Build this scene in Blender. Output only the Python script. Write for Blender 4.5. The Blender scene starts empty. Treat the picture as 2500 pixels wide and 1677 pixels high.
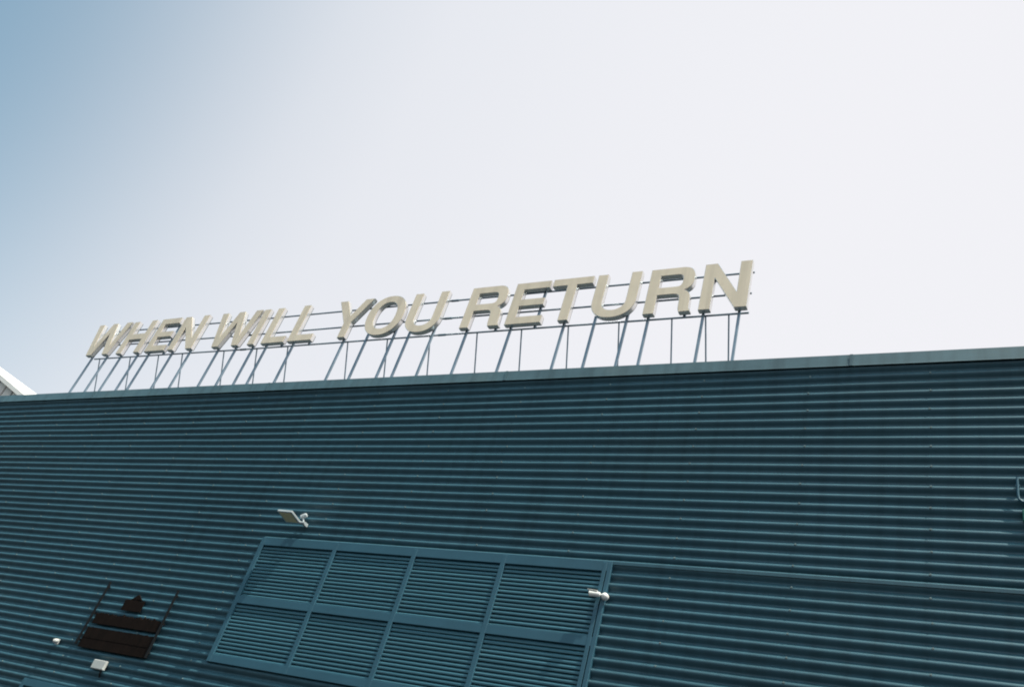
import bpy, bmesh, math, random
from mathutils import Vector, Matrix
random.seed(7)
S = bpy.context.scene
COL = S.collection

# ---------------------------------------------------------------- camera
cam_d = bpy.data.cameras.new('camera')
cam = bpy.data.objects.new('camera', cam_d)
COL.objects.link(cam)
CX = Vector((0.86973451, 0.41790504, 0.26252097))
CY = Vector((0.05767956, -0.61436545, 0.78691052))
CZ = Vector((0.49013769, -0.66926114, -0.55843941))
M = Matrix((CX, CY, CZ)).transposed().to_4x4()
M.translation = Vector((0, 0, 1.6))
cam.matrix_world = M
cam_d.sensor_width = 36.0
cam_d.lens = 30.60
cam_d.clip_end = 3000
S.camera = cam

# ---------------------------------------------------------------- sky and sun
SUN = Vector((0.38, -0.12, 0.915)).normalized()
sun_el = math.asin(SUN.z)
sun_rot = math.atan2(SUN.x, SUN.y)
W = bpy.data.worlds.new('World')
S.world = W
W.use_nodes = True
nt = W.node_tree
sky = nt.nodes.new('ShaderNodeTexSky')
sky.sky_type = 'NISHITA'
sky.sun_disc = False
sky.sun_elevation = sun_el
sky.sun_rotation = sun_rot
sky.air_density = 1.0
sky.dust_density = 4.0
sky.ozone_density = 1.0
bg = nt.nodes['Background']
# thin bright haze over the clear sky: thickest low down and towards the sun's side
EXPO = 0.3
SKY_K = 0.12
tcw = nt.nodes.new('ShaderNodeTexCoord')
dt = nt.nodes.new('ShaderNodeVectorMath')
dt.operation = 'DOT_PRODUCT'
dt.inputs[1].default_value = (1.0, 0.5, -0.5)
nt.links.new(tcw.outputs['Generated'], dt.inputs[0])
mrw = nt.nodes.new('ShaderNodeMapRange')
mrw.inputs['From Min'].default_value = -1.22
mrw.inputs['From Max'].default_value = 1.22
nt.links.new(dt.outputs['Value'], mrw.inputs['Value'])
rw = nt.nodes.new('ShaderNodeValToRGB')
stops = [(0.0, 0.06), (0.075, 0.17), (0.100, 0.27), (0.126, 0.46), (0.150, 0.62), (0.178, 0.79), (0.217, 0.89), (0.31, 0.965), (0.43, 1.0)]
el = rw.color_ramp.elements
el[0].position, el[1].position = stops[0][0], stops[-1][0]
for p_, v_ in stops[1:-1]:
    el.new(p_)
for e_, (p_, v_) in zip(el, stops):
    e_.position = p_
    e_.color = (v_, v_, v_, 1)
rw.color_ramp.interpolation = 'B_SPLINE'
nt.links.new(mrw.outputs[0], rw.inputs[0])
tint = nt.nodes.new('ShaderNodeMixRGB')
tint.blend_type = 'MULTIPLY'
tint.inputs[0].default_value = 1.0
tint.inputs[2].default_value = (0.62, 1.20, 1.14, 1)
nt.links.new(sky.outputs[0], tint.inputs[1])
hz = nt.nodes.new('ShaderNodeMixRGB')
vl = 1.0 / 2 ** EXPO / SKY_K
hz.inputs[2].default_value = (0.885 * vl, 0.885 * vl, 0.925 * vl, 1)
nt.links.new(rw.outputs[0], hz.inputs[0])
nt.links.new(tint.outputs[0], hz.inputs[1])
mxs = nt.nodes.new('ShaderNodeMixRGB')
mxs.blend_type = 'LIGHTEN'
mxs.inputs[0].default_value = 1.0
nt.links.new(hz.outputs[0], mxs.inputs[1])
nt.links.new(tint.outputs[0], mxs.inputs[2])
nt.links.new(mxs.outputs[0], bg.inputs[0])
bg.inputs[1].default_value = SKY_K
sd = bpy.data.lights.new('sun', 'SUN')
sd.energy = 5.0
sd.angle = math.radians(0.5)
sd.color = (1.0, 0.92, 0.80)
sun = bpy.data.objects.new('sun', sd)
COL.objects.link(sun)
sun.location = (20, 20, 60)
sun.rotation_euler = SUN.to_track_quat('Z', 'Y').to_euler()

S.view_settings.view_transform = 'Standard'
S.view_settings.look = 'None'
S.view_settings.exposure = EXPO
S.view_settings.gamma = 1.0
S.view_settings.use_curve_mapping = False
S.render.engine = 'CYCLES'
S.cycles.filter_width = 1.9
S.cycles.max_bounces = 8
S.cycles.caustics_reflective = False
S.cycles.caustics_refractive = False


# ---------------------------------------------------------------- materials
def mat(name, col, rough=0.5, metal=0.0, spec=0.5, var=0.12, vscale=1.5, bump=0.0, bscale=40.0, coat=0.0, stretch=(1, 1, 1), dirt=None, streak=0.0, rnd=0.0):
    m = bpy.data.materials.new(name)
    m.use_nodes = True
    t = m.node_tree
    b = t.nodes['Principled BSDF']
    b.inputs['Roughness'].default_value = rough
    b.inputs['Metallic'].default_value = metal
    b.inputs['Specular IOR Level'].default_value = spec
    b.inputs['Coat Weight'].default_value = coat
    tc = t.nodes.new('ShaderNodeTexCoord')
    mp = t.nodes.new('ShaderNodeMapping')
    mp.inputs['Scale'].default_value = stretch
    t.links.new(tc.outputs['Object'], mp.inputs[0])
    n = t.nodes.new('ShaderNodeTexNoise')
    n.inputs['Scale'].default_value = vscale
    n.inputs['Detail'].default_value = 6
    n.inputs['Roughness'].default_value = 0.65
    t.links.new(mp.outputs[0], n.inputs['Vector'])
    r = t.nodes.new('ShaderNodeValToRGB')
    r.color_ramp.elements[0].position = 0.3
    r.color_ramp.elements[1].position = 0.7
    r.color_ramp.elements[0].color = tuple(c * (1 - var) for c in col) + (1,)
    r.color_ramp.elements[1].color = tuple(min(1, c * (1 + var)) for c in col) + (1,)
    t.links.new(n.outputs['Fac'], r.inputs[0])
    last = r.outputs[0]
    if dirt:
        n3 = t.nodes.new('ShaderNodeTexNoise')
        n3.inputs['Scale'].default_value = 0.9
        n3.inputs['Detail'].default_value = 8
        n3.inputs['Roughness'].default_value = 0.7
        t.links.new(mp.outputs[0], n3.inputs['Vector'])
        r3 = t.nodes.new('ShaderNodeValToRGB')
        r3.color_ramp.elements[0].position = 0.52
        r3.color_ramp.elements[1].position = 0.72
        r3.color_ramp.elements[0].color = (0, 0, 0, 1)
        r3.color_ramp.elements[1].color = (dirt[3],) * 3 + (1,)
        t.links.new(n3.outputs['Fac'], r3.inputs[0])
        mx = t.nodes.new('ShaderNodeMixRGB')
        mx.inputs[2].default_value = tuple(dirt[:3]) + (1,)
        t.links.new(r3.outputs[0], mx.inputs[0])
        t.links.new(last, mx.inputs[1])
        last = mx.outputs[0]
    if streak:
        mp4 = t.nodes.new('ShaderNodeMapping')
        mp4.inputs['Scale'].default_value = (2.6, 1, 0.16)
        t.links.new(tc.outputs['Object'], mp4.inputs[0])
        n4 = t.nodes.new('ShaderNodeTexNoise')
        n4.inputs['Scale'].default_value = 2.2
        n4.inputs['Detail'].default_value = 5
        t.links.new(mp4.outputs[0], n4.inputs['Vector'])
        r4 = t.nodes.new('ShaderNodeMapRange')
        r4.inputs['From Min'].default_value = 0.45
        r4.inputs['From Max'].default_value = 0.75
        r4.inputs['To Min'].default_value = 1.0
        r4.inputs['To Max'].default_value = 1.0 - streak
        t.links.new(n4.outputs['Fac'], r4.inputs['Value'])
        m4 = t.nodes.new('ShaderNodeMixRGB')
        m4.blend_type = 'MULTIPLY'
        m4.inputs[0].default_value = 1.0
        t.links.new(last, m4.inputs[1])
        t.links.new(r4.outputs[0], m4.inputs[2])
        last = m4.outputs[0]
    if rnd:
        oi = t.nodes.new('ShaderNodeObjectInfo')
        r5 = t.nodes.new('ShaderNodeMapRange')
        r5.inputs['To Min'].default_value = 1.0 - rnd
        r5.inputs['To Max'].default_value = 1.0 + rnd
        t.links.new(oi.outputs['Random'], r5.inputs['Value'])
        m5 = t.nodes.new('ShaderNodeMixRGB')
        m5.blend_type = 'MULTIPLY'
        m5.inputs[0].default_value = 1.0
        t.links.new(last, m5.inputs[1])
        t.links.new(r5.outputs[0], m5.inputs[2])
        last = m5.outputs[0]
    t.links.new(last, b.inputs['Base Color'])
    # roughness variation
    mr = t.nodes.new('ShaderNodeMapRange')
    mr.inputs['To Min'].default_value = max(0, rough - 0.07)
    mr.inputs['To Max'].default_value = min(1, rough + 0.1)
    t.links.new(n.outputs['Fac'], mr.inputs['Value'])
    t.links.new(mr.outputs[0], b.inputs['Roughness'])
    if bump:
        n2 = t.nodes.new('ShaderNodeTexNoise')
        n2.inputs['Scale'].default_value = bscale
        n2.inputs['Detail'].default_value = 3
        t.links.new(mp.outputs[0], n2.inputs['Vector'])
        bp = t.nodes.new('ShaderNodeBump')
        bp.inputs['Strength'].default_value = bump
        bp.inputs['Distance'].default_value = 0.01
        t.links.new(n2.outputs['Fac'], bp.inputs['Height'])
        t.links.new(bp.outputs[0], b.inputs['Normal'])
    return m


M_CLAD = mat('teal_painted_steel', (0.039, 0.104, 0.138), 0.42, spec=0.40, var=0.10, vscale=0.8, bump=0.15, bscale=3.0, stretch=(0.25, 1, 1), dirt=(0.070, 0.125, 0.14, 0.35), streak=0.22, rnd=0.06)
M_FRAME = mat('blue_painted_steel', (0.031, 0.104, 0.150), 0.5, var=0.10, vscale=2.0)
M_SLAT = mat('blue_louvre_paint', (0.046, 0.138, 0.182), 0.45, var=0.08, vscale=2.0, rnd=0.10)
M_CAP = mat('weathered_coping', (0.088, 0.160, 0.190), 0.5, var=0.14, vscale=1.6, bump=0.1, bscale=2.0, stretch=(0.5, 1, 1), dirt=(0.15, 0.21, 0.21, 0.6), streak=0.3, rnd=0.06)
M_VOID = mat('dark_backing', (0.02, 0.035, 0.045), 0.9, var=0.2)
M_ROOF = mat('dark_roof_felt', (0.018, 0.026, 0.032), 0.7, var=0.15)
M_FACE = mat('cream_letter_face', (0.87, 0.725, 0.555), 0.45, var=0.04, vscale=3.0, dirt=(0.70, 0.58, 0.44, 0.35), streak=0.18, rnd=0.05)
M_RIM = mat('satin_metal_return', (0.80, 0.77, 0.73), 0.24, metal=0.88, var=0.04, vscale=4.0)
M_PAN = mat('grey_letter_back', (0.10, 0.13, 0.16), 0.5, var=0.1)
M_POST = mat('grey_blue_steel_post', (0.24, 0.31, 0.37), 0.4, metal=0.5, var=0.15, vscale=4.0)
M_GREYP = mat('grey_casting', (0.42, 0.46, 0.48), 0.45, var=0.08, vscale=8.0)
M_WHITE = mat('white_plastic', (0.80, 0.79, 0.76), 0.4, var=0.04, vscale=8.0)
M_SHELL = mat('weathered_light_grey', (0.30, 0.33, 0.34), 0.5, var=0.12, vscale=12.0)
M_LENS = mat('dark_glass', (0.015, 0.016, 0.02), 0.08, var=0.0)
M_LED = mat('amber_led_window', (0.80, 0.60, 0.32), 0.35, var=0.2, vscale=60.0)
M_BLACK = mat('black_bar_paint', (0.007, 0.007, 0.008), 0.6, spec=0.25, var=0.2)
M_BOARD = mat('dark_brown_board', (0.011, 0.0065, 0.005), 0.9, spec=0.1, var=0.35, vscale=9.0, bump=0.3, bscale=30, stretch=(1, 1, 0.4))
M_SCREW = mat('screw_head', (0.20, 0.27, 0.27), 0.5, var=0.1)
M_BOX = mat('pale_box', (0.56, 0.56, 0.54), 0.5, var=0.08, vscale=10)
M_GREEN = mat('green_enamel', (0.02, 0.16, 0.11), 0.35, var=0.1)
M_HALL = mat('white_ribbed_wall', (0.78, 0.74, 0.68), 0.6, var=0.06, vscale=0.6)
M_HALLT = mat('white_barge_board', (0.88, 0.84, 0.79), 0.5, var=0.04, vscale=0.6)
M_GROUND = mat('asphalt_yard', (0.034, 0.034, 0.036), 0.85, var=0.15, vscale=0.3, bump=0.2, bscale=20)
M_PLINTH = mat('concrete_plinth', (0.30, 0.29, 0.27), 0.85, var=0.15, vscale=1.2, bump=0.2, bscale=25)


# ---------------------------------------------------------------- mesh helpers
class MB:
    def __init__(s):
        s.v = []
        s.f = []

    def poly(s, vs, fs):
        o = len(s.v)
        s.v += [tuple(v) for v in vs]
        s.f += [tuple(i + o for i in f) for f in fs]
        return s

    def box(s, x0, x1, y0, y1, z0, z1):
        vs = [(x0, y0, z0), (x1, y0, z0), (x1, y1, z0), (x0, y1, z0), (x0, y0, z1), (x1, y0, z1), (x1, y1, z1), (x0, y1, z1)]
        return s.poly(vs, [(0, 3, 2, 1), (4, 5, 6, 7), (0, 1, 5, 4), (1, 2, 6, 5), (2, 3, 7, 6), (3, 0, 4, 7)])

    def bar(s, a, b, w, h=None, up=(0, 0, 1)):
        a = Vector(a)
        b = Vector(b)
        h = h or w
        d = (b - a).normalized()
        u = Vector(up)
        if abs(d.dot(u)) > 0.95:
            u = Vector((0, 1, 0))
        r = d.cross(u).normalized() * (w / 2)
        q = r.cross(d).normalized() * (h / 2)
        vs = [p + i * r + j * q for p in (a, b) for i, j in ((-1, -1), (1, -1), (1, 1), (-1, 1))]
        return s.poly(vs, [(0, 1, 2, 3), (7, 6, 5, 4), (0, 4, 5, 1), (1, 5, 6, 2), (2, 6, 7, 3), (3, 7, 4, 0)])

    def tube(s, pts, radii, n=16, cap=True):
        pts = [Vector(p) for p in pts]
        if not isinstance(radii, (list, tuple)):
            radii = [radii] * len(pts)
        d0 = (pts[-1] - pts[0]).normalized()
        ref = Vector((0, 0, 1)) if abs(d0.z) < 0.9 else Vector((0, 1, 0))
        vs = []
        for i, p in enumerate(pts):
            a = pts[max(i - 1, 0)]
            b = pts[min(i + 1, len(pts) - 1)]
            d = (b - a)
            d = d.normalized() if d.length > 1e-9 else d0
            u = d.cross(ref).normalized()
            w = u.cross(d)
            for k in range(n):
                t = 2 * math.pi * k / n
                vs.append(p + radii[i] * (math.cos(t) * u + math.sin(t) * w))
        fs = []
        for i in range(len(pts) - 1):
            for k in range(n):
                k2 = (k + 1) % n
                fs.append((i * n + k, i * n + k2, (i + 1) * n + k2, (i + 1) * n + k))
        if cap:
            fs.append(tuple(reversed(range(n))))
            fs.append(tuple(range((len(pts) - 1) * n, len(pts) * n)))
        return s.poly(vs, fs)

    def build(s, name, m, parent=None, bevel=0.0, smooth=False, seg=2):
        off = Vector((0, 0, 0))
        p = parent
        while p is not None:
            off += p.location
            p = p.parent
        me = bpy.data.meshes.new(name)
        me.from_pydata([tuple(Vector(v) - off) for v in s.v], [], s.f)
        me.validate()
        bm = bmesh.new()
        bm.from_mesh(me)
        bmesh.ops.recalc_face_normals(bm, faces=bm.faces)
        if bevel:
            bmesh.ops.bevel(bm, geom=list(bm.edges), offset=bevel, segments=seg, affect='EDGES', profile=0.5)
        bm.to_mesh(me)
        bm.free()
        if smooth:
            me.polygons.foreach_set('use_smooth', [True] * len(me.polygons))
        me.materials.append(m)
        o = bpy.data.objects.new(name, me)
        COL.objects.link(o)
        if parent:
            o.parent = parent
        return o


def smooth_by_angle(o, ang=35):
    me = o.data
    bm = bmesh.new()
    bm.from_mesh(me)
    for f in bm.faces:
        f.smooth = True
    for e in bm.edges:
        if len(e.link_faces) == 2 and e.calc_face_angle(0) > math.radians(ang):
            e.smooth = False
    bm.to_mesh(me)
    bm.free()


def thing(name, label, cat, loc, group=None):
    o = bpy.data.objects.new(name, None)
    COL.objects.link(o)
    o.location = loc
    o['label'] = label
    o['category'] = cat
    o.empty_display_size = 0.3
    if group:
        o['group'] = group
    return o


# ---------------------------------------------------------------- ground
g = MB()
g.poly([(-900, -900, 0), (900, -900, 0), (900, 900, 0), (-900, 900, 0)], [(0, 1, 2, 3)])
go = g.build('ground', M_GROUND)
go['kind'] = 'structure'

# ---------------------------------------------------------------- building
YW = 10.8                    # mid plane of the cladding
XL, XR = -36.0, 9.2
AMP = 0.026
P = 0.1503
bld = thing('metal_clad_building', 'long building clad in dark teal corrugated metal with horizontal ridges', 'building', (0, YW, 0))

TOP0 = 9.554                 # first crest under the coping
JOINT = 6.449
LOW0 = 6.252                 # first crest under the joint flashing
SEG = 14


def sheet(x0, x1, ztop, zbot, crest, yoff=0.0):
    """one corrugated sheet: sine wave in z, run along x"""
    n = max(2, int(round((ztop - zbot) / P * SEG)))
    xs = [x0]
    while xs[-1] + 1.3 < x1:
        xs.append(xs[-1] + 0.9 + 0.2 * random.random())
    xs.append(x1)
    wob = [(random.uniform(-0.0032, 0.0032), random.uniform(-0.0024, 0.0024)) for _ in xs]
    wob[0] = wob[-1] = (0, 0)
    vs, fs = [], []
    for i in range(n + 1):
        z = ztop + (zbot - ztop) * i / n
        ph = 2 * math.pi * (z - crest) / P
        c = math.cos(ph)
        y = YW + yoff - AMP * (c - 0.10 * math.cos(2 * ph))
        for k, x in enumerate(xs):
            vs.append((x, y + wob[k][0], z + wob[k][1]))
    m = len(xs)
    for i in range(n):
        for k in range(m - 1):
            fs.append((i * m + k, i * m + k + 1, (i + 1) * m + k + 1, (i + 1) * m + k))
    b = MB().poly(vs, fs)
    o = b.build('cladding_sheet', M_CLAD, bld, smooth=True)
    return o


LAPS = [XL, -31.4, -24.98, -18.56, -12.14, -5.72, 0.70, 7.12, XR]


def band(ztop, zbot, crest, spans):
    for a, b in spans:
        ed = [a] + [l for l in LAPS if a + 0.4 < l < b - 0.4] + [b]
        for i in range(len(ed) - 1):
            sheet(ed[i], ed[i + 1] + (0.02 if i < len(ed) - 2 else 0), ztop, zbot, crest, 0.0012 * (i % 2))


full = [(XL, XR)]
zt = 9.88
for k in range(3):
    zb = TOP0 - 7 * (k + 1) * P + P * 0.5
    if k == 2:
        zb = JOINT - 0.02
    band(zt, zb, TOP0, full)
    zt = zb
# lower bands, cut round the two louvre screens
L1 = (-11.77, -4.98, 4.19, 6.435)     # x0 x1 z0 z1
L2 = (-16.02, -12.63, 1.12, 3.36)
cuts = sorted({JOINT - 0.02, L1[2], L2[3], L2[2], 0.30, LOW0 - 6.5 * P}, reverse=True)
for i in range(len(cuts) - 1):
    a, b = cuts[i], cuts[i + 1]
    mid = (a + b) / 2
    spans = [(XL, XR)]
    for (x0, x1, z0, z1) in (L1, L2):
        if z0 < mid < z1:
            spans = [(XL, x0 + 0.02), (x1 - 0.02, XR)]
    band(a, b, LOW0, spans)

# joint flashing: small ledge with a flat lip
yf = YW - AMP - 0.012
fl = MB()
for (a, b) in [(-11.76, -5.72), (-5.72, 0.7), (0.7, XR)]:
    lip = 0.052
    pr = [(YW + 0.004, JOINT + 0.030), (yf + 0.006, JOINT + 0.002), (yf, JOINT - 0.008), (yf, JOINT - lip), (yf + 0.006, JOINT - lip), (yf + 0.006, JOINT - 0.012), (YW + 0.006, JOINT + 0.016)]
    vs = [(x, y, z) for x in (a + 0.0015, b - 0.0015) for (y, z) in pr]
    n = len(pr)
    fl = MB().poly(vs, [tuple(range(n)), tuple(range(2 * n - 1, n - 1, -1))] + [(i, (i + 1) % n, n + (i + 1) % n, n + i) for i in range(n)])
    fl.build('joint_flashing', M_CLAD, bld)

# coping: folded metal pieces with lapped seams
seams = [XL - 0.05, -31.1, -25.27, -19.44, -13.61, -7.775, -1.94, 3.9, XR + 0.05]
yc = YW - AMP - 0.024
for i in range(len(seams) - 1):
    a, b = seams[i] + 0.002, seams[i + 1] - 0.002
    dy = 0.0015 * (i % 2)
    pr = [(yc + dy, 9.726), (yc - 0.010 + dy, 9.719), (yc - 0.008 + dy, 9.736), (yc + 0.002 + dy, 9.930), (yc + 0.36, 9.900), (yc + 0.36, 9.76), (yc + 0.352, 9.76), (yc + 0.352, 9.892), (yc + 0.010 + dy, 9.920), (yc + 0.002 + dy, 9.734)]
    n = len(pr)
    nx = 6
    vs = []
    for k in range(nx + 1):
        x = a + (b - a) * k / nx
        w = random.uniform(-0.003, 0.003) if 0 < k < nx else 0
        vs += [(x, y + w * (1 if y < YW else 0), z + w * 0.5) for (y, z) in pr]
    fs = [tuple(range(n)), tuple(range((nx + 1) * n - 1, nx * n - 1, -1))]
    for k in range(nx):
        fs += [(k * n + j, k * n + (j + 1) % n, (k + 1) * n + (j + 1) % n, (k + 1) * n + j) for j in range(n)]
    MB().poly(vs, fs).build('coping', M_CAP, bld)
    if i:
        MB().box(a - 0.022, a + 0.022, yc - 0.0125, yc - 0.0095, 9.722, 9.926).build('coping_strap', M_CAP, bld)

# roof, hidden walls, plinth
MB().box(XL, XR, YW + 0.345, YW + 26, 9.50, 9.62).build('roof', M_ROOF, bld)
MB().box(XL + 0.02, XR - 0.02, YW + 25.7, YW + 25.9, 0.02, 9.49).build('rear_wall', M_CLAD, bld)
MB().box(XL, XL + 0.18, YW + 0.04, YW + 25.69, 0.02, 9.49).build('side_wall', M_CLAD, bld)
MB().box(XR - 0.18, XR, YW + 0.04, YW + 25.69, 0.02, 9.49).build('side_wall', M_CLAD, bld)
MB().box(XL - 0.03, XR + 0.03, YW - 0.06, YW + 0.03, 0.0, 0.31).build('plinth', M_PLINTH, bld)
MB().box(XL + 0.19, XR - 0.19, YW + 0.17, YW + 0.30, 0.32, 9.49).build('inner_wall', M_VOID, bld)

# corner trims
for x in (XL - 0.04, XR + 0.04):
    MB().box(x - 0.09, x + 0.09, YW - 0.05, YW + 0.06, 0.32, 9.74).build('corner_trim', M_FRAME, bld)

# screws: on every second ridge in columns 1.605 m apart
sc = MB()
for c in range(-6, 22):
    x = -0.90 - 1.605 * c
    if not XL + 0.2 < x < XR - 0.2:
        continue
    for base, rows in ((TOP0, range(0, 21, 2)), (LOW0, range(0, 38, 2))):
        for r in rows:
            z = base - P * r + 0.014 + random.uniform(-0.005, 0.005)
            if any(x0 - 0.1 < x < x1 + 0.1 and z0 - 0.1 < z < z1 + 0.1 for x0, x1, z0, z1 in (L1, L2)):
                continue
            xx = x + random.uniform(-0.012, 0.012)
            y = YW - AMP * 0.9
            sc.tube([(xx, y + 0.002, z), (xx, y - 0.004, z), (xx, y - 0.0042, z), (xx, y - 0.010, z)], [0.015, 0.015, 0.009, 0.008], n=6)
so = sc.build('cladding_screws', M_SCREW, bld)
so['kind'] = 'stuff'


# ---------------------------------------------------------------- louvre screens (parts of the building)
def louvre(x0, x1, z0, z1, ncol, rails, widths):
    """rails: list of (bottom, top) of the flat horizontal bands; between them rows of slats"""
    yfr = YW - AMP - 0.030          # front of the frame
    yb = YW + 0.11
    root = MB()
    root.box(x0 + 0.01, x1 - 0.01, yb, yb + 0.01, z0 + 0.01, z1 - 0.01)
    scr = root.build('louvre_screen', M_VOID, bld)
    for (a, b) in rails:
        MB().box(x0 + 0.004, x1 - 0.004, yfr, yb - 0.002, a, b).build('frame_rail', M_FRAME, scr, bevel=0.003, seg=1)
    # uprights stand 3 mm proud of the rails
    xs = [x0 + (x1 - x0) * i / ncol for i in range(ncol + 1)]
    xs[0] = x0 + widths[0] / 2
    xs[-1] = x1 - widths[2] / 2
    ztop = rails[-1][1]
    zbot = rails[0][0]
    ws = [widths[0]] + [widths[1]] * (ncol - 1) + [widths[2]]
    if ncol == 4:
        xs = [x0 + widths[0] / 2, -10.03, -8.39, -6.74, x1 - widths[2] / 2]
    for i, (x, w) in enumerate(zip(xs, ws)):
        if i == ncol:
            MB().box(x - w / 2, x - 0.008, yfr - 0.003, yb - 0.004, zbot - 0.002, ztop - 0.022).build('mullion', M_FRAME, scr, bevel=0.003, seg=1)
            MB().box(x + 0.008, x + w / 2, yfr - 0.003, yb - 0.004, zbot - 0.002, ztop - 0.022).build('mullion', M_FRAME, scr, bevel=0.003, seg=1)
        else:
            MB().box(x - w / 2, x + w / 2, yfr - 0.003, yb - 0.004, zbot - 0.002, ztop - 0.022).build('mullion', M_FRAME, scr, bevel=0.003, seg=1)
    # slats
    meshes = {}
    for c in range(ncol):
        a = xs[c] + ws[c] / 2 - 0.004
        b = xs[c + 1] - ws[c + 1] / 2 + 0.004
        for r in range(len(rails) - 1):
            za, zb = rails[r][1], rails[r + 1][0]
            n = int(round((zb - za) / 0.0655))
            pit = (zb - za) / n
            for k in range(n):
                z = za + pit * (k + 0.5)
                key = (c,)
                if key not in meshes:
                    w = (b - a) / 2
                    pr = [(-0.028, -0.034), (-0.031, -0.012), (-0.024, 0.000), (0.016, 0.044), (0.018, 0.041), (-0.020, -0.003), (-0.027, -0.013), (-0.025, -0.034)]
                    n_ = len(pr)
                    vs = [(x, y, zz) for x in (-w, w) for (y, zz) in pr]
                    me = bpy.data.meshes.new('slat')
                    me.from_pydata(vs, [], [tuple(range(n_)), tuple(range(2 * n_ - 1, n_ - 1, -1))] + [(i, (i + 1) % n_, n_ + (i + 1) % n_, n_ + i) for i in range(n_)])
                    bm = bmesh.new()
                    bm.from_mesh(me)
                    bmesh.ops.recalc_face_normals(bm, faces=bm.faces)
                    bm.to_mesh(me)
                    bm.free()
                    me.materials.append(M_SLAT)
                    meshes[key] = me
                o = bpy.data.objects.new('slat', meshes[key])
                COL.objects.link(o)
                o.parent = scr
                o.location = Vector(((a + b) / 2, yfr + 0.052 + random.uniform(-0.002, 0.002), z + random.uniform(-0.002, 0.002))) - bld.location
                o.rotation_euler = (random.uniform(-0.03, 0.03), random.uniform(-0.0012, 0.0012), 0)
    return scr


louvre(L1[0], L1[1], L1[2], L1[3], 4, [(L1[2], 4.315), (5.205, 5.335), (6.285, L1[3])], (0.09, 0.078, 0.135))
louvre(L2[0], L2[1], L2[2], L2[3], 2, [(L2[2], 1.245), (2.13, 2.26), (3.235, L2[3])], (0.09, 0.078, 0.135))

# ---------------------------------------------------------------- roof sign
ZB, CAPH = 11.530, 1.090
YL = YW + 0.50
DEP = 0.095
sign = thing('rooftop_letter_sign', 'cream block letters reading WHEN WILL YOU RETURN on steel posts above the roof edge', 'sign', (-13.0, YL + 0.1, 9.62))


def rise(x):
    return 0.010 * max(0.0, -15.0 - x) - 0.0035 * max(0.0, x + 11.0)


def arc(cx, cy, rx, ry, a0, a1, n, e=1.0):
    out = []
    for i in range(n + 1):
        t = math.radians(a0 + (a1 - a0) * i / n)
        c, s_ = math.cos(t), math.sin(t)
        out.append((cx + rx * math.copysign(abs(c) ** e, c), cy + ry * math.copysign(abs(s_) ** e, s_)))
    return out


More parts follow.
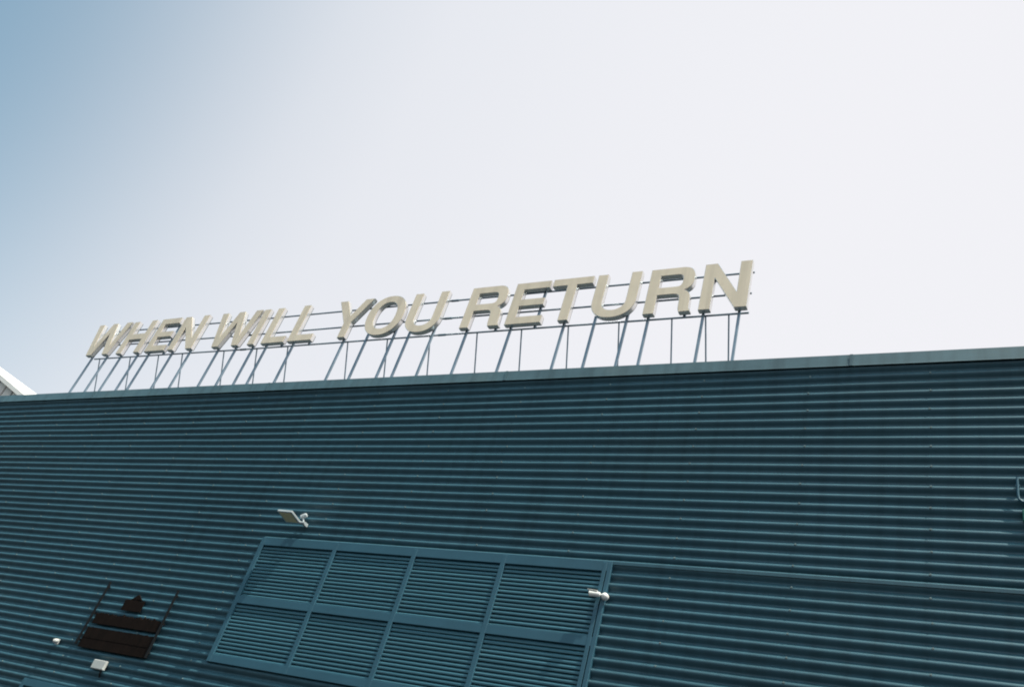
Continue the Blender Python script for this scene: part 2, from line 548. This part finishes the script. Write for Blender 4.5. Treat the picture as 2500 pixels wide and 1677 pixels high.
def glyph(ch, w):
    """outlines in units of the cap height; w = width"""
    s = 0.195
    h = 0.165
    if ch == 'I':
        return [[(0, 0), (w, 0), (w, 1), (0, 1)]]
    if ch == 'L':
        return [[(0, 0), (w, 0), (w, 0.172), (s, 0.172), (s, 1), (0, 1)]]
    if ch == 'E':
        return [[(0, 0), (w, 0), (w, 0.172), (s, 0.172), (s, 0.425), (w * 0.93, 0.425), (w * 0.93, 0.59), (s, 0.59), (s, 0.828), (w * 0.98, 0.828), (w * 0.98, 1), (0, 1)]]
    if ch == 'T':
        m = w / 2
        return [[(m - s / 2, 0), (m + s / 2, 0), (m + s / 2, 0.828), (w, 0.828), (w, 1), (0, 1), (0, 0.828), (m - s / 2, 0.828)]]
    if ch == 'H':
        return [[(0, 0), (s, 0), (s, 0.42), (w - s, 0.42), (w - s, 0), (w, 0), (w, 1), (w - s, 1), (w - s, 0.60), (s, 0.60), (s, 1), (0, 1)]]
    if ch == 'N':
        return [[(0, 0), (s, 0), (s, 0.67), (w - s - 0.005, 0), (w, 0), (w, 1), (w - s, 1), (w - s, 0.34), (s + 0.012, 1), (0, 1)]]
    if ch == 'Y':
        m = w / 2
        return [[(m - s / 2, 0), (m + s / 2, 0), (m + s / 2, 0.38), (w, 1), (w - 0.225, 1), (m, 0.575), (0.225, 1), (0, 1), (m - s / 2, 0.38)]]
    if ch == 'W':
        m = w / 2
        a = 0.205
        f1, f2 = 0.255 * w, 0.745 * w
        return [[(f1 - 0.095, 0), (f1 + 0.105, 0), (m, 0.68), (f2 - 0.105, 0), (f2 + 0.095, 0), (w, 1), (w - a, 1), (f2 - 0.01, 0.30), (m + 0.095, 1), (m - 0.095, 1), (f1 + 0.01, 0.30), (a, 1), (0, 1)]]
    if ch == 'O':
        return [arc(w / 2, 0.5, w / 2, 0.515, 0, 359.9 - 7.5, 47, 0.90), list(reversed(arc(w / 2, 0.5, w / 2 - 0.205, 0.345, 0, 359.9 - 7.5, 47, 0.88)))]
    if ch == 'U':
        r = w / 2
        o = [(0, 1)] + arc(r, 0.365, r, 0.38, 180, 360, 24, 0.92) + [(w, 1), (w - s, 1)]
        o += arc(r, 0.36, r - s, 0.205, 360, 180, 20, 0.92) + [(s, 1)]
        return [o]
    if ch == 'R':
        leg_in = chaikin([(0.40, 0.40), (0.50, 0.398), (0.572, 0.375), (0.592, 0.30), (0.596, 0.20), (0.598, 0.10), (0.606, 0.04), (0.622, 0.0)])
        leg_out = chaikin([(w, 0.030), (w - 0.026, 0.055), (w - 0.034, 0.11), (w - 0.034, 0.24), (w - 0.042, 0.36), (w - 0.08, 0.43), (w - 0.155, 0.478)])
        bowl = chaikin([(w - 0.155, 0.478), (w - 0.075, 0.52), (w - 0.020, 0.60), (w - 0.012, 0.72), (w - 0.022, 0.86), (w - 0.090, 0.965), (w - 0.20, 1.0), (w - 0.30, 1.0)])
        out = [(0, 0), (s, 0), (s, 0.40)] + leg_in + [(w, 0)] + leg_out + bowl[1:] + [(0, 1)]
        q = w - 0.225
        hole = [(s, 0.565), (s, 0.835)] + chaikin([(q - 0.14, 0.835), (q - 0.03, 0.832), (q + 0.008, 0.775), (q + 0.010, 0.70), (q + 0.008, 0.625), (q - 0.03, 0.568), (q - 0.14, 0.565)])
        return [out, hole]


def chaikin(p, it=2):
    for _ in range(it):
        r = [p[0]]
        for (ax_, az_), (bx_, bz_) in zip(p[:-1], p[1:]):
            r += [(0.75 * ax_ + 0.25 * bx_, 0.75 * az_ + 0.25 * bz_), (0.25 * ax_ + 0.75 * bx_, 0.25 * az_ + 0.75 * bz_)]
        p = r + [p[-1]]
    return p


def outline_mesh(name, loops, half, bevel=0.0, offset=0.0):
    cu = bpy.data.curves.new('outline', 'CURVE')
    cu.dimensions = '2D'
    cu.fill_mode = 'BOTH'
    cu.extrude = half
    cu.bevel_depth = bevel
    cu.bevel_resolution = 1
    cu.offset = offset
    for lp in loops:
        sp = cu.splines.new('POLY')
        sp.points.add(len(lp) - 1)
        for p_, (x, z) in zip(sp.points, lp):
            p_.co = (x, z, 0, 1)
        sp.use_cyclic_u = True
    ob = bpy.data.objects.new('outline', cu)
    me = bpy.data.meshes.new_from_object(ob)
    bpy.data.objects.remove(ob)
    bpy.data.curves.remove(cu)
    me.name = name
    bm = bmesh.new()
    bm.from_mesh(me)
    bmesh.ops.remove_doubles(bm, verts=bm.verts, dist=1e-5)
    bmesh.ops.recalc_face_normals(bm, faces=bm.faces)
    for f in bm.faces:
        f.smooth = True
    for e in bm.edges:
        if len(e.link_faces) == 2 and e.calc_face_angle(0) > math.radians(28):
            e.smooth = False
    bm.to_mesh(me)
    bm.free()
    return me


def place(me, name, m, parent, x, z, y):
    # outline lies in x,y of the mesh: stand it up facing -y
    me.transform(Matrix.Rotation(math.radians(90), 4, 'X'))
    me.materials.clear()
    me.materials.append(m)
    o = bpy.data.objects.new(name, me)
    COL.objects.link(o)
    off = Vector((0, 0, 0))
    p_ = parent
    while p_ is not None:
        off += p_.location
        p_ = p_.parent
    o.parent = parent
    me.transform(Matrix.Translation(Vector((x, y, z)) - off))
    return o


LET = [('W', -22.15, -20.75), ('H', -20.62, -19.70), ('E', -19.48, -18.72), ('N', -18.58, -17.68),
       ('W', -17.20, -15.80), ('I', -15.73, -15.52), ('L', -15.28, -14.56), ('L', -14.44, -13.71),
       ('Y', -13.33, -12.32), ('O', -12.31, -11.30), ('U', -11.17, -10.28),
       ('R', -9.68, -8.75), ('E', -8.61, -7.80), ('T', -7.76, -6.88), ('U', -6.79, -5.88), ('R', -5.69, -4.80), ('N', -4.65, -3.79)]
for ch, x0, x1 in LET:
    z0 = ZB + rise((x0 + x1) / 2) + random.uniform(-0.004, 0.004)
    loops = [[(px * CAPH, pz * CAPH) for px, pz in lp] for lp in glyph(ch, (x1 - x0) / CAPH)]
    ym = YL + 0.045
    body = place(outline_mesh('letter', loops, 0.045, 0.0), 'letter', M_RIM, sign, x0, z0, ym)
    body['label'] = 'letter %s of the rooftop sign' % ch
    place(outline_mesh('letter_face', loops, 0.003, 0.0, -0.007), 'letter_face', M_FACE, body, x0, z0, YL - 0.0035)
    place(outline_mesh('back_pan', loops, 0.010, 0.0, -0.008), 'back_pan', M_PAN, body, x0, z0, YL + 0.1005)

YP0, YP1 = YW + 0.613, YW + 0.656      # posts
YR = YW + 0.676                        # rails


def post(x, top, bottom=9.62):
    m = MB()
    dx = random.uniform(-0.006, 0.006)
    m.poly([(x - .0215, YP0, bottom), (x + .0215, YP0, bottom), (x + .0215, YP1, bottom), (x - .0215, YP1, bottom),
            (x - .0215 + dx, YP0, top), (x + .0215 + dx, YP0, top), (x + .0215 + dx, YP1, top), (x - .0215 + dx, YP1, top)],
           [(0, 3, 2, 1), (4, 5, 6, 7), (0, 1, 5, 4), (1, 2, 6, 5), (2, 3, 7, 6), (3, 0, 4, 7)])
    if bottom < 10:
        m.box(x - 0.07, x + 0.07, YP0 - 0.05, YP1 + 0.05, bottom, bottom + 0.012)
    m.build('post', M_POST, sign)


sc_ = 11.435 / 11.55
FULL = 0.90
posts = [(-21.99, .22), (-21.34, .22), (-20.74, FULL), (-20.065, FULL), (-19.615, FULL), (-18.685, FULL), (-18.015, FULL), (-16.985, .22), (-16.375, .22),
         (-15.79, FULL), (-15.35, FULL), (-14.485, FULL), (-12.955, .45), (-12.305, .62), (-11.555, .62), (-11.15, FULL), (-10.515, FULL),
         (-9.655, FULL), (-8.60, FULL), (-7.405, FULL), (-6.76, FULL), (-6.105, FULL), (-5.675, FULL), (-4.63, FULL), (-3.98, FULL)]
for x, t in posts:
    xx = x * sc_
    post(xx, ZB + rise(xx) + t * CAPH)
# short uprights that hang from the rails behind the wider letters
for x, t in [(-18.84, FULL), (-14.70, .14), (-13.84, .14), (-8.87, .42), (-7.97, FULL), (-4.93, .42)]:
    post(x, ZB + rise(x) + t * CAPH, ZB - 0.035 + rise(x))
# rails
for z in (ZB + 0.005, ZB + 0.455, ZB + 0.950):
    xl = -21.72
    pts = [xl, -16.0, -10.2, -3.79]
    for i in range(len(pts) - 1):
        a, b = pts[i], pts[i + 1]
        m = MB()
        m.tube([(a, YR, z + rise(a)), (b, YR, z + rise(b))], 0.0185, n=10)
        if i:
            m.tube([(a - 0.09, YR, z + rise(a)), (a + 0.09, YR, z + rise(a))], 0.026, n=10)
        o = m.build('rail', M_POST, sign)
        smooth_by_angle(o)
# braces running back to the roof
bsc = 11.5 / 11.6
for x in (-21.7, -20.4, -19.26, -18.34, -16.82, -15.69, -14.68, -12.86, -11.74, -10.6, -9.42, -8.37, -7.33, -6.27, -5.23, -4.60, -4.18):
    xx = x * bsc
    zt_ = ZB + 0.005 + rise(xx)
    yb_ = YR + 0.49 * (zt_ - 9.63)
    m = MB()
    m.tube([(xx, YR + 0.02, zt_), (xx + random.uniform(-0.03, 0.03), yb_, 9.625)], 0.0155, n=8)
    m.box(xx - 0.05, xx + 0.05, yb_ - 0.06, yb_ + 0.06, 9.6205, 9.632)
    o = m.build('brace', M_POST, sign)
    smooth_by_angle(o)
# a small clamp on the top rail between O and U
MB().tube([(-11.22, YR, ZB + 0.93), (-11.22, YR - 0.02, ZB + 1.06), (-11.27, YR - 0.02, ZB + 1.13)], [0.03, 0.02, 0.028], n=8).build('rail_clamp', M_POST, sign)

# ---------------------------------------------------------------- floodlight
yo = YW - 0.14
fl_ = thing('floodlight', 'small grey floodlight tilted outward on an arm above the louvre screen', 'floodlight', (-10.85, YW - AMP, 6.70))
A = Vector((-11.295, yo - 0.31, 6.76))
ax = Vector((0.345, 0.0, -0.012))
ay = Vector((0.0, 0.31, -0.060))
nz = ax.cross(ay).normalized()
m = MB()
th = 0.042
c = [A, A + ax, A + ax + ay, A + ay]
vs = [p_ for p_ in c] + [p_ + nz * th for p_ in c]
m.poly(vs, [(0, 3, 2, 1), (4, 5, 6, 7), (0, 1, 5, 4), (1, 2, 6, 5), (2, 3, 7, 6), (3, 0, 4, 7)])
o = m.build('lamp_housing', M_GREYP, fl_, bevel=0.008)
m = MB()
for k in range(7):
    q = A + ax * (0.12 + 0.76 * k / 6) + ay * 0.12 + nz * th
    m.bar(q + nz * 0.008, q + ay * 0.76 + nz * 0.008, 0.008, 0.02, up=tuple(nz))
m.build('cooling_fins', M_GREYP, fl_)
m = MB()
c2 = [A + ax * u + ay * v for u, v in ((.10, .10), (.90, .10), (.90, .90), (.10, .90))]
vs = [p_ - nz * 0.004 for p_ in c2] + [p_ + nz * 0.004 for p_ in c2]
m.poly(vs, [(0, 3, 2, 1), (4, 5, 6, 7), (0, 1, 5, 4), (1, 2, 6, 5), (2, 3, 7, 6), (3, 0, 4, 7)])
m.build('lamp_window', M_LED, fl_)
m = MB()
pv = A + ax + ay * 0.96 + nz * 0.02
m.tube([pv - ax * 0.05, pv + ax * 0.30], 0.024, n=12)
m.box(pv.x + 0.035, pv.x + 0.085, YW - AMP - 0.012, pv.y + 0.02, pv.z - 0.03, pv.z + 0.03)
m.build('bracket', M_GREYP, fl_, bevel=0.0)
m = MB()
sc0 = Vector((pv.x - 0.035, YW - AMP - 0.075, pv.z + 0.150))
sx = Vector((0.86, 0.16, 0.48)).normalized()
m.tube([sc0 - sx * 0.062, sc0 - sx * 0.052, sc0 + sx * 0.030, sc0 + sx * 0.055, sc0 + sx * 0.064], [0.026, 0.038, 0.044, 0.036, 0.015], n=16)
m.tube([sc0 - Vector((0, 0, 0.03)), (pv.x + 0.03, YW - AMP - 0.07, pv.z + 0.01)], 0.014, n=8)
o = m.build('sensor_head', M_GREYP, fl_)
smooth_by_angle(o)

# ---------------------------------------------------------------- security camera
cc = thing('security_camera', 'small white security camera on the right edge of the louvre screen, pointing left', 'camera', (-4.93, YW - 0.05, 5.90))
yk = YW - AMP - 0.034
m = MB()
ring = [(yk + 0.004, .052), (yk - 0.02, .052), (yk - 0.045, .048), (yk - 0.065, .036), (yk - 0.075, .018), (yk - 0.078, .004)]
m.tube([(-4.975, y, 5.90) for y, r in ring], [r for y, r in ring], n=20)
o = m.build('mounting_dome', M_WHITE, cc)
smooth_by_angle(o, 50)
m = MB()
hx = Vector((-0.98, -0.18, -0.02)).normalized()
p0 = Vector((-4.995, yk - 0.058, 5.903))
m.tube([p0, p0 + hx * 0.045], 0.016, n=12)
o = m.build('swivel_arm', M_WHITE, cc)
m = MB()
q = p0 + hx * 0.035
m.tube([q, q + hx * 0.012, q + hx * 0.10, q + hx * 0.155], [0.026, 0.036, 0.038, 0.041], n=18)
o = m.build('camera_body', M_WHITE, cc)
smooth_by_angle(o)
m = MB()
m.tube([q + hx * 0.1555, q + hx * 0.160], [0.030, 0.028], n=18)
m.build('lens', M_LENS, cc)
m = MB()
m.bar(q + hx * 0.04 + Vector((0, 0, 0.043)), q + hx * 0.185 + Vector((0, 0, 0.046)), 0.074, 0.006)
m.build('sun_shield', M_WHITE, cc)

# ---------------------------------------------------------------- junction box, small sensor
jb = thing('junction_box', 'pale square junction box fixed to the ridges below the dark boards', 'box', (-14.22, YW - AMP, 3.72))
MB().box(-14.40, -14.06, YW - AMP - 0.048, YW - AMP - 0.001, 3.735, 3.895).build('enclosure', M_BOX, jb, bevel=0.008)
MB().box(-14.39, -14.07, YW - AMP - 0.055, YW - AMP - 0.0485, 3.745, 3.885).build('lid', M_BOX, jb, bevel=0.003)
MB().tube([(-14.12, YW - AMP - 0.02, 3.74), (-14.12, YW - AMP - 0.02, 3.68), (-14.12, YW - AMP + 0.02, 3.62)], 0.014, n=8).build('cable_gland', M_BLACK, jb)
ws = thing('wall_sensor', 'tiny pale sensor on the ridges beside the left black upright', 'sensor', (-15.70, YW - AMP, 4.06))
MB().box(-15.745, -15.655, YW - AMP - 0.012, YW - AMP - 0.001, 4.03, 4.13).build('back_plate', M_BOX, ws, bevel=0.003)
m = MB()
m.tube([(-15.70, YW - AMP - 0.0125, 4.095), (-15.705, YW - AMP - 0.07, 4.07), (-15.708, YW - AMP - 0.09, 4.055)], [0.036, 0.040, 0.022], n=14)
o = m.build('sensor_head', M_BOX, ws)
smooth_by_angle(o)

# ---------------------------------------------------------------- dark boards between two uprights
br = thing('board_rack', 'dark brown boards fixed between two thin black uprights, low on the ridged wall', 'boards', (-14.15, YW - AMP, 4.05))
yu = YW - AMP - 0.03
for (xa, xb, za, zb_) in ((-15.145, -15.10, 4.09, 5.30), (-13.185, -13.195, 4.06, 5.29)):
    m = MB()
    m.bar((xa, yu - 0.006, za), (xb, yu - 0.006, zb_), 0.040, 0.022)
    for t in (0.08, 0.5, 0.92):
        z = za + (zb_ - za) * t
        x = xa + (xb - xa) * t
        m.box(x - 0.02, x + 0.02, yu + 0.004, YW - 0.005, z - 0.015, z + 0.015)
    m.build('upright', M_BLACK, br)


def board(x0, x1, z0, z1, rag, y=0.0, n=26):
    """a rough board: ragged top, straight bottom"""
    top = []
    for i in range(n + 1):
        x = x0 + (x1 - x0) * i / n
        top.append((x, z1 - abs(random.gauss(0, rag)) + (rag * random.uniform(1.0, 2.0) if random.random() < rag * 7 else 0)))
    yf_, yb_ = yu + 0.006 + y, yu + 0.027 + y
    vs = [(x, yf_, z) for x, z in top] + [(x, yf_, z0 + random.uniform(0, rag * .4)) for x, z in top]
    k = len(vs)
    vs += [(x, yb_, z) for x, _, z in vs]
    fs = []
    for i in range(n):
        a, b, c_, d = i, i + 1, n + 2 + i, n + 1 + i
        fs += [(d, c_, b, a), (k + a, k + b, k + c_, k + d), (a, b, k + b, k + a), (c_, d, k + d, k + c_)]
    fs += [(0, n + 1, k + n + 1, k), (n, k + n, k + 2 * n + 1, 2 * n + 1)]
    MB().poly(vs, fs).build('board', M_BOARD, br)


board(-15.03, -13.24, 4.505, 4.720, 0.020, n=64)
board(-15.06, -13.24, 4.236, 4.435, 0.007, n=40)
board(-15.07, -13.23, 4.06, 4.240, 0.004, 0.003)
board(-14.45, -13.93, 4.815, 5.03, 0.014, n=20)
MB().poly([(-14.30, yu + .006, 5.032), (-14.02, yu + .006, 5.032), (-14.16, yu + .006, 5.135), (-14.30, yu + .026, 5.032), (-14.02, yu + .026, 5.032), (-14.16, yu + .026, 5.135)],
          [(0, 1, 2), (5, 4, 3), (0, 3, 4, 1), (1, 4, 5, 2), (2, 5, 3, 0)]).build('board', M_BOARD, br)

# ---------------------------------------------------------------- conduit with green lamp at the right edge
cn = thing('green_wall_lamp', 'flat green lamp housing below a thin vertical conduit at the far right of the wall', 'lamp', (0.22, YW - AMP, 7.25))
m = MB()
yq = YW - AMP - 0.03
m.tube([(0.062, yq, 7.90), (0.058, yq, 7.66), (0.066, yq, 7.60), (0.10, yq, 7.565), (0.16, yq, 7.555)], 0.015, n=10)
m.box(0.036, 0.086, YW - AMP - 0.02, YW - AMP + 0.006, 7.78, 7.81)
o = m.build('conduit', M_FRAME, cn)
smooth_by_angle(o)
MB().box(0.090, 0.42, YW - AMP - 0.050, YW - AMP - 0.001, 7.30, 7.455).build('lamp_housing', M_GREEN, cn, bevel=0.012)
MB().box(0.115, 0.395, YW - AMP - 0.056, YW - AMP - 0.0505, 7.325, 7.430).build('lamp_glass', M_LENS, cn, bevel=0.002, seg=1)
MB().tube([(0.16, yq, 7.556), (0.19, yq, 7.54), (0.20, yq, 7.45)], 0.015, n=10).build('conduit_elbow', M_FRAME, cn)

# ---------------------------------------------------------------- white gabled hall far behind on the left
k = 30.0
hx0, hz0 = -2.2856 * k, 0.8752 * k + 1.1    # where the roof edge meets the left of the picture
sl = -(0.8752 - 0.7748) / (2.2856 - 2.0393)  # slope of the gable going right
hall = thing('white_gabled_hall', 'white ribbed gable end of a far hall showing over the roof edge', 'building', (hx0, k, 0))
xa, xe = hx0 - 16.0, hx0 + 14.0              # apex, right eave


def gz(x):
    return hz0 + sl * (abs(x - xa) - abs(hx0 - xa))


xw = 2 * xa - xe
band_h = 0.35
n = 44
bw = (xe - xw) / n
for i in range(n):
    x = xw + i * bw
    za_, zb_ = gz(x + 0.04) - band_h, gz(x + bw - 0.04) - band_h
    MB().poly([(x + .02, k + .02, 0), (x + bw - .20, k + .02, 0), (x + bw - .20, k + .02, zb_), (x + .02, k + .02, za_),
               (x + .02, k + .3, 0), (x + bw - .20, k + .3, 0), (x + bw - .20, k + .3, zb_), (x + .02, k + .3, za_)],
              [(0, 1, 2, 3), (7, 6, 5, 4), (0, 4, 5, 1), (1, 5, 6, 2), (2, 6, 7, 3), (3, 7, 4, 0)]).build('wall_panel', M_HALL, hall)
for a, b in ((xw - 0.8, xa), (xa, xe + 0.8)):
    MB().poly([(a, k - .35, gz(a) - band_h), (b, k - .35, gz(b) - band_h), (b, k - .35, gz(b)), (a, k - .35, gz(a)),
               (a, k + .1, gz(a) - band_h), (b, k + .1, gz(b) - band_h), (b, k + .1, gz(b)), (a, k + .1, gz(a))],
              [(0, 1, 2, 3), (7, 6, 5, 4), (0, 4, 5, 1), (1, 5, 6, 2), (2, 6, 7, 3), (3, 7, 4, 0)]).build('barge_board', M_HALLT, hall)
    MB().poly([(a, k + .1, gz(a) - .02), (b, k + .1, gz(b) - .02), (b, k + 30, gz(b) - .02), (a, k + 30, gz(a) - .02),
               (a, k + .1, gz(a) - .3), (b, k + .1, gz(b) - .3), (b, k + 30, gz(b) - .3), (a, k + 30, gz(a) - .3)],
              [(0, 1, 2, 3), (7, 6, 5, 4), (0, 4, 5, 1), (1, 5, 6, 2), (2, 6, 7, 3), (3, 7, 4, 0)]).build('roof', M_HALLT, hall)
MB().poly([(xw, k + .31, 0), (xe, k + .31, 0), (xe, k + .31, gz(xe) - .4), (xa, k + .31, gz(xa) - .4), (xw, k + .31, gz(xw) - .4),
           (xw, k + 29, 0), (xe, k + 29, 0), (xe, k + 29, gz(xe) - .4), (xa, k + 29, gz(xa) - .4), (xw, k + 29, gz(xw) - .4)],
          [(0, 1, 2, 3, 4), (9, 8, 7, 6, 5), (0, 5, 6, 1), (1, 6, 7, 2), (2, 7, 8, 3), (3, 8, 9, 4), (4, 9, 5, 0)]).build('inner_wall', M_VOID, hall)
